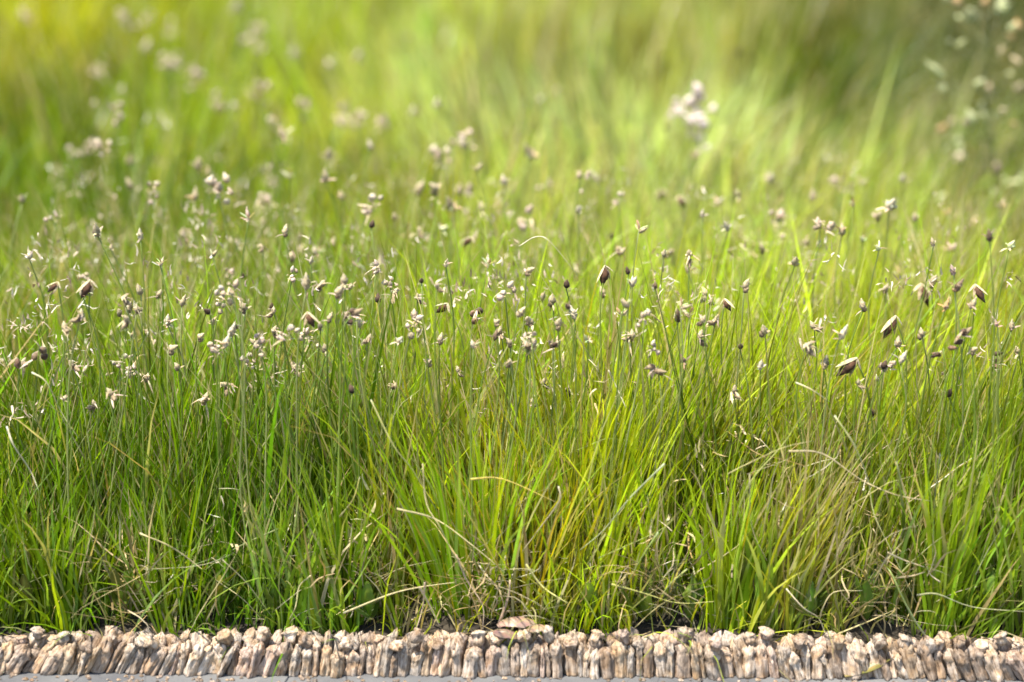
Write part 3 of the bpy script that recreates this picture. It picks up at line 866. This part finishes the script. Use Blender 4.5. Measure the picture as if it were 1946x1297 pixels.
BLURS = [
 ("blurred seed heads in the upper left corner", 'puff',
  [(233, 40), (279, 34), (325, 57), (274, 94), (313, 120), (336, 120), (372, 145), (194, 130), (51, 40)]),
 ("blurred buds in the green band below the upper left corner", 'white',
  [(231, 174), (182, 202), (224, 213), (412, 196), (444, 207), (486, 191), (574, 197), (512, 233), (538, 260), (171, 281), (191, 284), (140, 290)]),
 ("blurred buds along the dim strip above the tall tan tuft", 'cream',
  [(250, 311), (250, 358), (291, 358), (415, 364), (370, 380), (506, 333), (552, 336), (500, 390), (43, 383), (375, 320), (620, 345)]),
 ("faint buds high up left of the pale centre grass", 'white',
  [(490, 68), (490, 99), (506, 166), (628, 126), (680, 114), (560, 110), (450, 20)]),
 ("blurred buds in olive grass left of the high centre pair", 'white',
  [(828, 204), (788, 216), (649, 222), (683, 228), (731, 231), (628, 299), (705, 284), (859, 277), (834, 302), (887, 268), (780, 75)]),
 ("blurred buds just above the tall pale chaffy tuft", 'cap',
  [(793, 364), (831, 361), (878, 364), (652, 379), (920, 400), (700, 390), (860, 400)]),
 ("soft buds in hazy pale blades above the picture centre", 'cream',
  [(1000, 420), (1045, 360), (960, 350), (1140, 345), (1010, 300), (905, 325)]),
 ("soft buds in the hazy lime grass at right", 'white',
  [(1480, 420), (1465, 345), (1560, 430), (1600, 445), (1690, 395), (1740, 420)]),
 ("small heads between the pink-white cluster and star tuft", 'tuft',
  [(500, 470), (540, 445), (610, 540), (520, 630), (585, 640), (620, 665), (470, 690), (560, 700), (640, 560)]),
 ("small heads around the white-topped dark head", 'cream',
  [(960, 560), (985, 600), (1010, 640), (970, 690), (900, 660), (1030, 570), (835, 650), (810, 690), (1060, 620)]),
 ("small heads around the bleached tan tuft", 'brown',
  [(1290, 610), (1330, 640), (1300, 690), (1360, 610), (1180, 600), (1200, 640), (1310, 520), (1275, 480), (1180, 480)]),
 ("small heads beside the long slanting stem at left", 'cream',
  [(250, 640), (280, 720), (180, 770), (120, 760), (340, 700), (390, 760), (300, 560), (260, 590)]),
]
def clumped(n, cx, cy, sx, sy, seed):
    r = random.Random(seed)
    return [(int(r.gauss(cx, sx)), int(r.gauss(cy, sy))) for _ in range(n)]
BLURS += [
 ("small heads crowding the long green stem at far left", 'tuft', clumped(10, 230, 600, 70, 45, 1)),
 ("small heads crowding the grass under the pink-white cluster", 'tuft', clumped(11, 470, 650, 60, 40, 2)),
 ("small heads crowding the grass around the large star tuft", 'tuft', clumped(10, 680, 560, 60, 50, 3)),
 ("small heads crowding the grass below the bright white bud", 'cap', clumped(10, 1000, 640, 60, 40, 4)),
 ("small heads crowding the crest of the lime tussock", 'tuft', clumped(10, 1270, 600, 60, 50, 5)),
 ("small heads crowding the grass near the lower nodding spikelet", 'cap', clumped(9, 1650, 640, 70, 50, 6)),
]
ORD = "leftmost second third fourth fifth sixth seventh eighth ninth tenth eleventh rightmost".split()
for g, (lab, k, spots) in enumerate(BLURS):
    spots = sorted(spots)
    for j, (px, py) in enumerate(spots):
        o = "rightmost" if j == len(spots) - 1 else ORD[j]
        o = o + " of the " if o.endswith("most") else o + " from left of the "
        text = o + lab
        kk = random.Random(px * 3 + py).choice((k, k, 'puff', 'puff', 'cream', 'white')) if g < 8 else random.Random(px + py).choice((k, 'tuft', 'cap', 'puff', 'cream', 'white', 'tuft'))
        flower_stalk(px, py, kk, text, lab, None, 1.0 if g > 7 else (1.75 if g in (0, 3) else 1.35), 400 + g * 40 + j)

# pink-white flower cluster above centre
_keep = (PINK, TAN, CREAM, WHITE)
PINK, TAN, CREAM, WHITE = (.62, .50, .46), (.52, .42, .36), (.66, .58, .50), (.72, .66, .60)
PALE = [head_mesh('puff', 900 + q) for q in range(4)]
PINK, TAN, CREAM, WHITE = _keep
p = on_z(1315, 240, .29)
fc = link("flower_cluster", None, None, (p.x + .01, p.y, -.004))
tag(fc, "pink-white blurred flower cluster on one stem above the centre of the picture", "flower")
loc = lambda q: q - Vector((p.x + .01, p.y, -.004))
tip = loc(on_y(1318, 262, p.y))
link("stem", mesh_from("stem", *tube(catmull([Vector((0, 0, 0)), Vector((-.006, .003, tip.z * .5)), tip]), .0013, .0008, (.2, .25, .06), (.25, .27, .09), 5), M_GRASS), fc)
for (qx, qy, k, s) in ((1293, 207, 0, 1.7), (1328, 217, 1, 2.0), (1317, 245, 2, 1.5), (1338, 278, 3, .9)):
    q = loc(on_y(qx, qy, p.y + random.uniform(-.01, .01)))
    A, B = PALE[k]
    o = link("flower_head", A, fc, q); o.scale = (s, s, s); o.rotation_euler = (0, 0, k)
    link("scale", B, o)
    link("pedicel", mesh_from("pedicel", *tube([tip, (tip + q) / 2 + Vector((0, .002, -.003)), q], .0007, .0006, (.25, .24, .1), (.4, .3, .22), 4), M_GRASS), fc)

# ------------------------------------------------------------------ branching pod plant at upper right
PY = .95
b = on_y(1890, 640, PY)
pod_plant = link("pod_plant", None, None, (b.x, PY, -.004))
tag(pod_plant, "branching plant with pale oval seed pods on thin stalks at upper right", "plant")
O = Vector((b.x, PY, -.004))
stem_px = [(1890, 330), (1880, 250), (1868, 150), (1880, 60), (1900, -60)]
sp = [Vector((0, 0, 0))] + [on_y(x, y, PY) - O for (x, y) in stem_px]
link("stem", mesh_from("stem", *tube(catmull(sp), .0026, .0014, (.16, .18, .06), (.20, .22, .08), 5), M_GRASS), pod_plant)
PODS = [(1850, 38, 1.7, 'lime'), (1793, 146, 1.8, 'lime'), (1932, 172, 1.2, 'cream'), (1860, 163, 1.0, 'lime'), (1880, 172, .9, 'cream'), (1852, 232, 1.2, 'lime'),
        (1878, 228, 1.2, 'lime'), (1785, 248, 1.0, 'orange'), (1808, 238, .8, 'cream'), (1820, 272, .9, 'lime'), (1822, 308, 1.2, 'white'), (1932, 235, .8, 'orange'),
        (1936, 55, 1.1, 'orange'), (1820, 8, 1.0, 'orange'), (1870, 10, 1.0, 'orange'), (1906, 25, 1.5, 'lime'), (1905, 350, 1.6, 'lime'), (1912, 212, .9, 'cream'),
        (1925, 75, .8, 'orange'), (1868, 200, .7, 'lime'), (1895, 330, 1.0, 'pink'), (1940, 120, 1.0, 'cream')]
pr = random.Random(77)
PODS += [(int(pr.uniform(1770, 1960)), int(pr.uniform(-10, 460)), pr.uniform(.55, 1.0), pr.choice(('lime', 'lime', 'lime', 'cream', 'orange'))) for _ in range(26)]
for i, (x, y, s, k) in enumerate(PODS):
    yy = PY + random.uniform(-.05, .05)
    q = on_y(x, y, yy) - O
    A, B = HEADS[k][i % 5]
    o = link("seed_pod", A, pod_plant, q); o.scale = (s * 1.5, s * 1.5, s * 1.0)
    o.rotation_euler = (random.uniform(-.5, .5), random.uniform(-.6, .6), random.uniform(0, 6))
    j = max(0, min(1, (q.z - sp[1].z) / (sp[-1].z - sp[1].z)))
    a = on_y(1890 - 12 * math.sin(j * 3), 340 - 400 * j + 40, PY) - O
    link("pod_stalk", mesh_from("pod_stalk", *tube(catmull([a, (a + q) / 2 + Vector((0, 0, -.004)), q], 3), .0007, .0005, (.2, .2, .08), (.3, .28, .12), 4), M_GRASS), pod_plant)

# ------------------------------------------------------------------ single straws and blades that catch the eye
SY, GOLD, GREYG, PINKT, OLIVE = (.50, .42, .20), (.50, .38, .06), (.34, .37, .18), (.46, .33, .22), (.26, .30, .06)
STRAWS = [
 ([(265, 1010), (330, 1040), (400, 1100), (455, 1140), (500, 1187)], .0018, SY, "pale straw sloping down to the edging at left", .05),
 ([(520, 1010), (450, 1045), (390, 1085)], .0013, OLIVE, "thin olive straw crossing above the pale sloping straw at left", .06),
 ([(755, 968), (830, 990), (900, 1035), (962, 1088)], .0020, SY, "yellow straw sloping down left of the curled dead leaf", .04),
 ([(897, 912), (960, 914), (1055, 958)], .0021, GOLD, "golden bent blade across the centre tussock", .05),
 ([(1063, 925), (1062, 958), (1030, 1010), (998, 1052)], .0017, (.42, .34, .2), "tan curved blade hooking down from the golden bent blade", .045),
 ([(1265, 890), (1205, 945), (1148, 998), (1100, 1040)], .0018, GREYG, "straight grey-green blade slanting right of centre", .045),
 ([(998, 1072), (1035, 1108), (1078, 1152)], .0028, (.52, .48, .16), "short thick yellow stalk with blunt tip right of the dead leaf", .04),
 ([(655, 1160), (740, 1125), (800, 1112), (862, 1105)], .0019, SY, "yellow straw lying nearly flat above the edging left of centre", .035),
 ([(1498, 858), (1560, 868), (1640, 912), (1700, 940), (1775, 957)], .0019, (.48, .38, .19), "long tan straw arching down to the right in the straw tangle", .05),
 ([(1588, 792), (1625, 845), (1650, 910), (1660, 975), (1700, 1060), (1735, 1142)], .0017, (.38, .36, .13), "long folded straw running down the straw tangle at right", .05),
 ([(1512, 722), (1545, 742), (1572, 768)], .0016, SY, "short pale straw above the straw tangle", .07),
 ([(1395, 1000), (1420, 920), (1490, 850), (1530, 790), (1562, 728)], .0017, (.32, .33, .08), "long olive straw rising steeply left of the straw tangle", .06),
 ([(1380, 900), (1420, 880), (1490, 848), (1545, 840)], .0014, (.42, .36, .14), "thin tan straw crossing the long olive straw", .055),
 ([(1497, 1112), (1530, 1150), (1562, 1182), (1578, 1215)], .0017, (.48, .40, .24), "tan twig leaning onto the edging right of centre", .03),
 ([(1562, 1180), (1564, 1155), (1588, 1125), (1640, 1118)], .0016, SY, "pale curled straw looping above the leaning tan twig", .03),
 ([(1745, 1130), (1785, 1128), (1850, 1145), (1950, 1168)], .0017, (.34, .34, .16), "grey-green stalk running flat to the right picture edge", .03),
 ([(1768, 1225), (1735, 1165), (1700, 1100), (1690, 1075)], .0022, (.26, .31, .08), "green stalk leaning left out of the edging at right", .03),
 ([(868, 1050), (890, 1100), (912, 1150), (918, 1196)], .0019, (.42, .30, .20), "brown twig standing in the dark gap left of the dead leaf", .03),
 ([(795, 1118), (815, 1150), (838, 1190)], .0026, PINKT, "pinkish brown broken stem in the dark gap, right arm of a V", .03),
 ([(808, 1112), (805, 1150), (795, 1200)], .0020, PINKT, "pinkish brown broken stem in the dark gap, left arm of a V", .03),
 ([(596, 1095), (570, 1125), (558, 1150), (548, 1176)], .0014, SY, "small pale curl of straw above the edging left of the narrow bunch", .03),
 ([(1160, 1115), (1220, 1128), (1290, 1145), (1355, 1136)], .0019, (.42, .40, .10), "yellow straw lying flat behind the edging right of centre", .035),
 ([(1305, 1080), (1270, 1105), (1250, 1132)], .0018, (.36, .37, .09), "short yellow stalk meeting the flat straw right of centre", .035),
 ([(8, 812), (30, 850), (55, 890), (80, 930)], .0017, (.56, .50, .34), "white-tipped straw sloping down at the left picture edge", .05),
 ([(62, 704), (90, 735), (120, 790), (150, 830)], .0017, (.46, .42, .2), "straw with a seeded tip above the white-tipped one at left", .08),
 ([(985, 470), (1020, 450), (1055, 468), (1092, 525)], .0013, (.48, .42, .25), "hazy arching straw near the top of the centre grass", .22),
 ([(1690, 1052), (1720, 1065), (1755, 1082)], .0019, (.50, .40, .22), "upper arm of the tan star of straws at right", .03),
 ([(1710, 1105), (1735, 1095), (1757, 1082)], .0016, (.50, .38, .22), "lower arm of the tan star of straws at right", .032),
 ([(1786, 1110), (1770, 1095), (1757, 1082)], .0014, (.50, .40, .26), "short right arm of the tan star of straws", .034),
 ([(1786, 860), (1785, 930), (1780, 1000), (1776, 1060)], .0011, (.05, .05, .025), "dark thin stem beside the pillar of broad blades", .04),
 ([(1155, 708), (1172, 735), (1186, 768)], .0014, (.62, .55, .40), "white-tipped dry blade end right of the picture centre", .09),
 ([(700, 760), (745, 840), (790, 900), (830, 970)], .0016, (.36, .34, .10), "long pale green straw sloping between cool green and yellow grass", .055),
 ([(800, 880), (815, 960), (840, 1010), (870, 1070)], .0015, (.44, .36, .16), "tan straw above the yellow sloping straw", .042),
 ([(1250, 1010), (1220, 1060), (1190, 1110)], .0017, (.20, .26, .03), "green blade slanting below the grey-green one", .04),
 ([(1850, 1090), (1880, 1040), (1905, 1000)], .0014, (.30, .32, .12), "thin straw leaning right at the foot of the reedy tussock", .04),
 ([(1420, 900), (1425, 1000), (1455, 1070)], .0012, (.40, .34, .18), "thin tan straw hanging below the straw tangle", .045),
 ([(1700, 875), (1715, 940), (1740, 1010)], .0014, (.38, .37, .15), "thin pale straw below the arching tan straw's end", .045),
 ([(430, 1060), (470, 1110), (520, 1180)], .0011, (.40, .36, .18), "hair-thin straw right of the pale sloping straw", .04),
 ([(640, 985), (665, 940), (690, 910)], .0016, (.45, .38, .10), "short golden stalk at the foot of the cool green tussock", .05),
 ([(1140, 1060), (1250, 1010), (1290, 985)], .0014, (.30, .34, .06), "thin green straw crossing the tall bright tussock's foot", .042),
]
for (pts, w, col, lab, y0) in STRAWS:
    r = random.Random(lab)
    n = len(pts)
    yb = y0 - .027 if y0 < .065 else y0 - .02
    P = [on_y(x, y, yb + .007 * math.sin(2.2 * k + w * 9000)) for k, (x, y) in enumerate(pts)]
    cent = min(P, key=lambda v: v.z).copy()
    P = [q - cent + Vector((r.gauss(0, .0018), r.gauss(0, .002), r.gauss(0, .0018))) for q in P]
    c1 = [min(.8, c * 1.15) for c in col]
    V, F, C = tube(catmull(P, 4), w * .52, w * .16, [c * .82 for c in col], [c * .82 for c in c1], 5, jitter=.18, flat=.5)
    o = link("dry_straw", mesh_from("dry_straw", V, F, C, M_STRAW), None, cent)
    tag(o, lab, "straw", "single straws and stalks among the grass")

# loose dry straws lying everywhere in the tangle
def tangle(n):
    x = rng.uniform(-.7, .7, n); y = rng.uniform(.018, .22, n)
    pick = rng.random(n)
    x = np.where(pick < .13, rng.normal(.29, .08, n), x)
    for (hx, hy, rx, ry) in HOLES:
        m = (pick > .55) & (rng.random(n) < .22)
        x = np.where(m, hx + rng.normal(0, rx * .6, n), x); y = np.where(m, np.clip(hy + rng.normal(0, ry * .6, n), .018, None), y)
    z = ground_height(x, y) + np.where(pick < .13, rng.uniform(.02, .15, n), rng.uniform(-.004, .07, n))
    h = rng.uniform(.03, .11, n); w = rng.uniform(.0008, .0020, n)
    sc = STRAW[rng.integers(0, len(STRAW), n)] * np.exp(rng.normal(-.62, .38, (n, 1))) * np.array([1.08, .93, .78])
    return blades(x, y, z, h, w, rng.uniform(.2, 1.75, n), rng.uniform(0, 6.28, n), rng.normal(0, .9, n), sc, sc * 1.05, 5, .007)
tag(link("straw_litter", blade_mesh("straw_litter", *tangle(1250), M_STRAW)), "loose dry straw litter tangled between the green blades", "straw litter", None, "stuff")

# ------------------------------------------------------------------ leaves
def leaf_mesh(name, ln, wd, curl, fold, cols, mat, seed, thick=.0008, K=9, M=6):
    """a leaf blade with midrib, cupped and curled, with thickness"""
    r = random.Random(seed)
    V, F, C = [], [], []
    for side in (0, 1):
        for k in range(K):
            t = k / (K - 1)
            a = curl * t
            for m in range(M + 1):
                s = m / M * 2 - 1
                w = wd / 2 * (math.sin(math.pi * (.06 + .90 * t)) ** .7) * (1 + .10 * math.sin(9 * t + seed) + .10 * math.sin(23 * t + 2 * s + seed))
                x = s * w * math.cos(fold * s)
                up = abs(s) * w * math.sin(fold) + r.uniform(-1, 1) * .0004
                rr = ln / max(.2, curl) if curl else 0
                y, z = (rr * math.sin(a), rr * (1 - math.cos(a))) if curl else (ln * t, 0)
                V.append(Vector((x, y - math.sin(a) * up, z + math.cos(a) * up - side * thick)))
                c = cols[0] if abs(s) < .2 else cols[1]
                C.append([q * r.uniform(.85, 1.15) for q in c])
    W1 = M + 1
    for side in (0, 1):
        o = side * K * W1
        for k in range(K - 1):
            for m in range(M):
                f = (o + k * W1 + m, o + k * W1 + m + 1, o + (k + 1) * W1 + m + 1, o + (k + 1) * W1 + m)
                F.append(f if side == 0 else f[::-1])
    return mesh_from(name, V, F, C, mat)

BRN = [(.30, .19, .13), (.36, .24, .18)]
p = on_y(985, 1196, .006)
dl = link("dead_leaf", None, None, (p.x, .004, p.z))
tag(dl, "curled pinkish brown dead leaf lying on the edging in the centre", "dead leaf")
def lie(o, turn, rise, roll=math.pi):
    o.rotation_euler = (Matrix.Rotation(turn, 3, 'Z') @ Matrix.Rotation(rise, 3, 'X') @ Matrix.Rotation(roll, 3, 'Y')).to_euler()
o = link("leaf_blade", leaf_mesh("leaf_blade", .044, .024, 1.6, .5, BRN, M_LEAF, 3), dl, (-.020, .002, .004)); lie(o, R(-82), .75)
o = link("leaf_blade", leaf_mesh("leaf_blade", .032, .018, 1.9, .8, [(.30, .20, .11), (.32, .22, .14)], M_LEAF, 5), dl, (.006, -.004, .000)); lie(o, R(-70), .9, 2.5)
o = link("leaf_blade", leaf_mesh("leaf_blade", .028, .014, 1.2, .6, [(.24, .15, .10), (.27, .18, .13)], M_LEAF, 6), dl, (-.024, -.004, .000)); lie(o, R(-110), .4, 3.6)
o = link("leaf_stalk", mesh_from("leaf_stalk", *tube(catmull([Vector((-.018, .004, .006)), Vector((-.010, .01, .028)), Vector((-.008, .012, .046))], 4), .0014, .0010, BRN[0], (.42, .32, .2), 5), M_STRAW), dl)
p = on_z(1645, 1291, LEDGE_Z)
fl = link("fallen_leaf", leaf_mesh("fallen_leaf", .046, .010, .5, .35, [(.26, .20, .05), (.17, .15, .045)], M_LEAF, 8), None, (p.x - .02, p.y - .002, LEDGE_Z + .004))
fl.rotation_euler = (0.1, .25, -1.35)
tag(fl, "small yellow-olive fallen leaf on the grey ledge below the edging at right", "fallen leaf")

def seedling(px, py, n, ln, col, label, seed):
    p = on_z(px, py, .0); p.y = max(p.y, .028)
    root = link("seedling", None, None, (p.x, p.y, -.003))
    tag(root, label, "seedling", "broad-leaved seedlings behind the edging")
    r = random.Random(seed)
    for i in range(n):
        c = [q * r.uniform(.75, 1.25) for q in col]
        o = link("leaf", leaf_mesh("leaf", ln * r.uniform(.7, 1.2), ln * .34, r.uniform(.3, 1.1), .3, [[q * 1.2 for q in c], c], M_LEAF, seed * 10 + i, .0004, 7, 4), root)
        o.rotation_euler = (r.uniform(.5, 1.2), 0, 6.28 * i / n + r.uniform(-.4, .4))
        o.location = (0, 0, r.uniform(0, .02))
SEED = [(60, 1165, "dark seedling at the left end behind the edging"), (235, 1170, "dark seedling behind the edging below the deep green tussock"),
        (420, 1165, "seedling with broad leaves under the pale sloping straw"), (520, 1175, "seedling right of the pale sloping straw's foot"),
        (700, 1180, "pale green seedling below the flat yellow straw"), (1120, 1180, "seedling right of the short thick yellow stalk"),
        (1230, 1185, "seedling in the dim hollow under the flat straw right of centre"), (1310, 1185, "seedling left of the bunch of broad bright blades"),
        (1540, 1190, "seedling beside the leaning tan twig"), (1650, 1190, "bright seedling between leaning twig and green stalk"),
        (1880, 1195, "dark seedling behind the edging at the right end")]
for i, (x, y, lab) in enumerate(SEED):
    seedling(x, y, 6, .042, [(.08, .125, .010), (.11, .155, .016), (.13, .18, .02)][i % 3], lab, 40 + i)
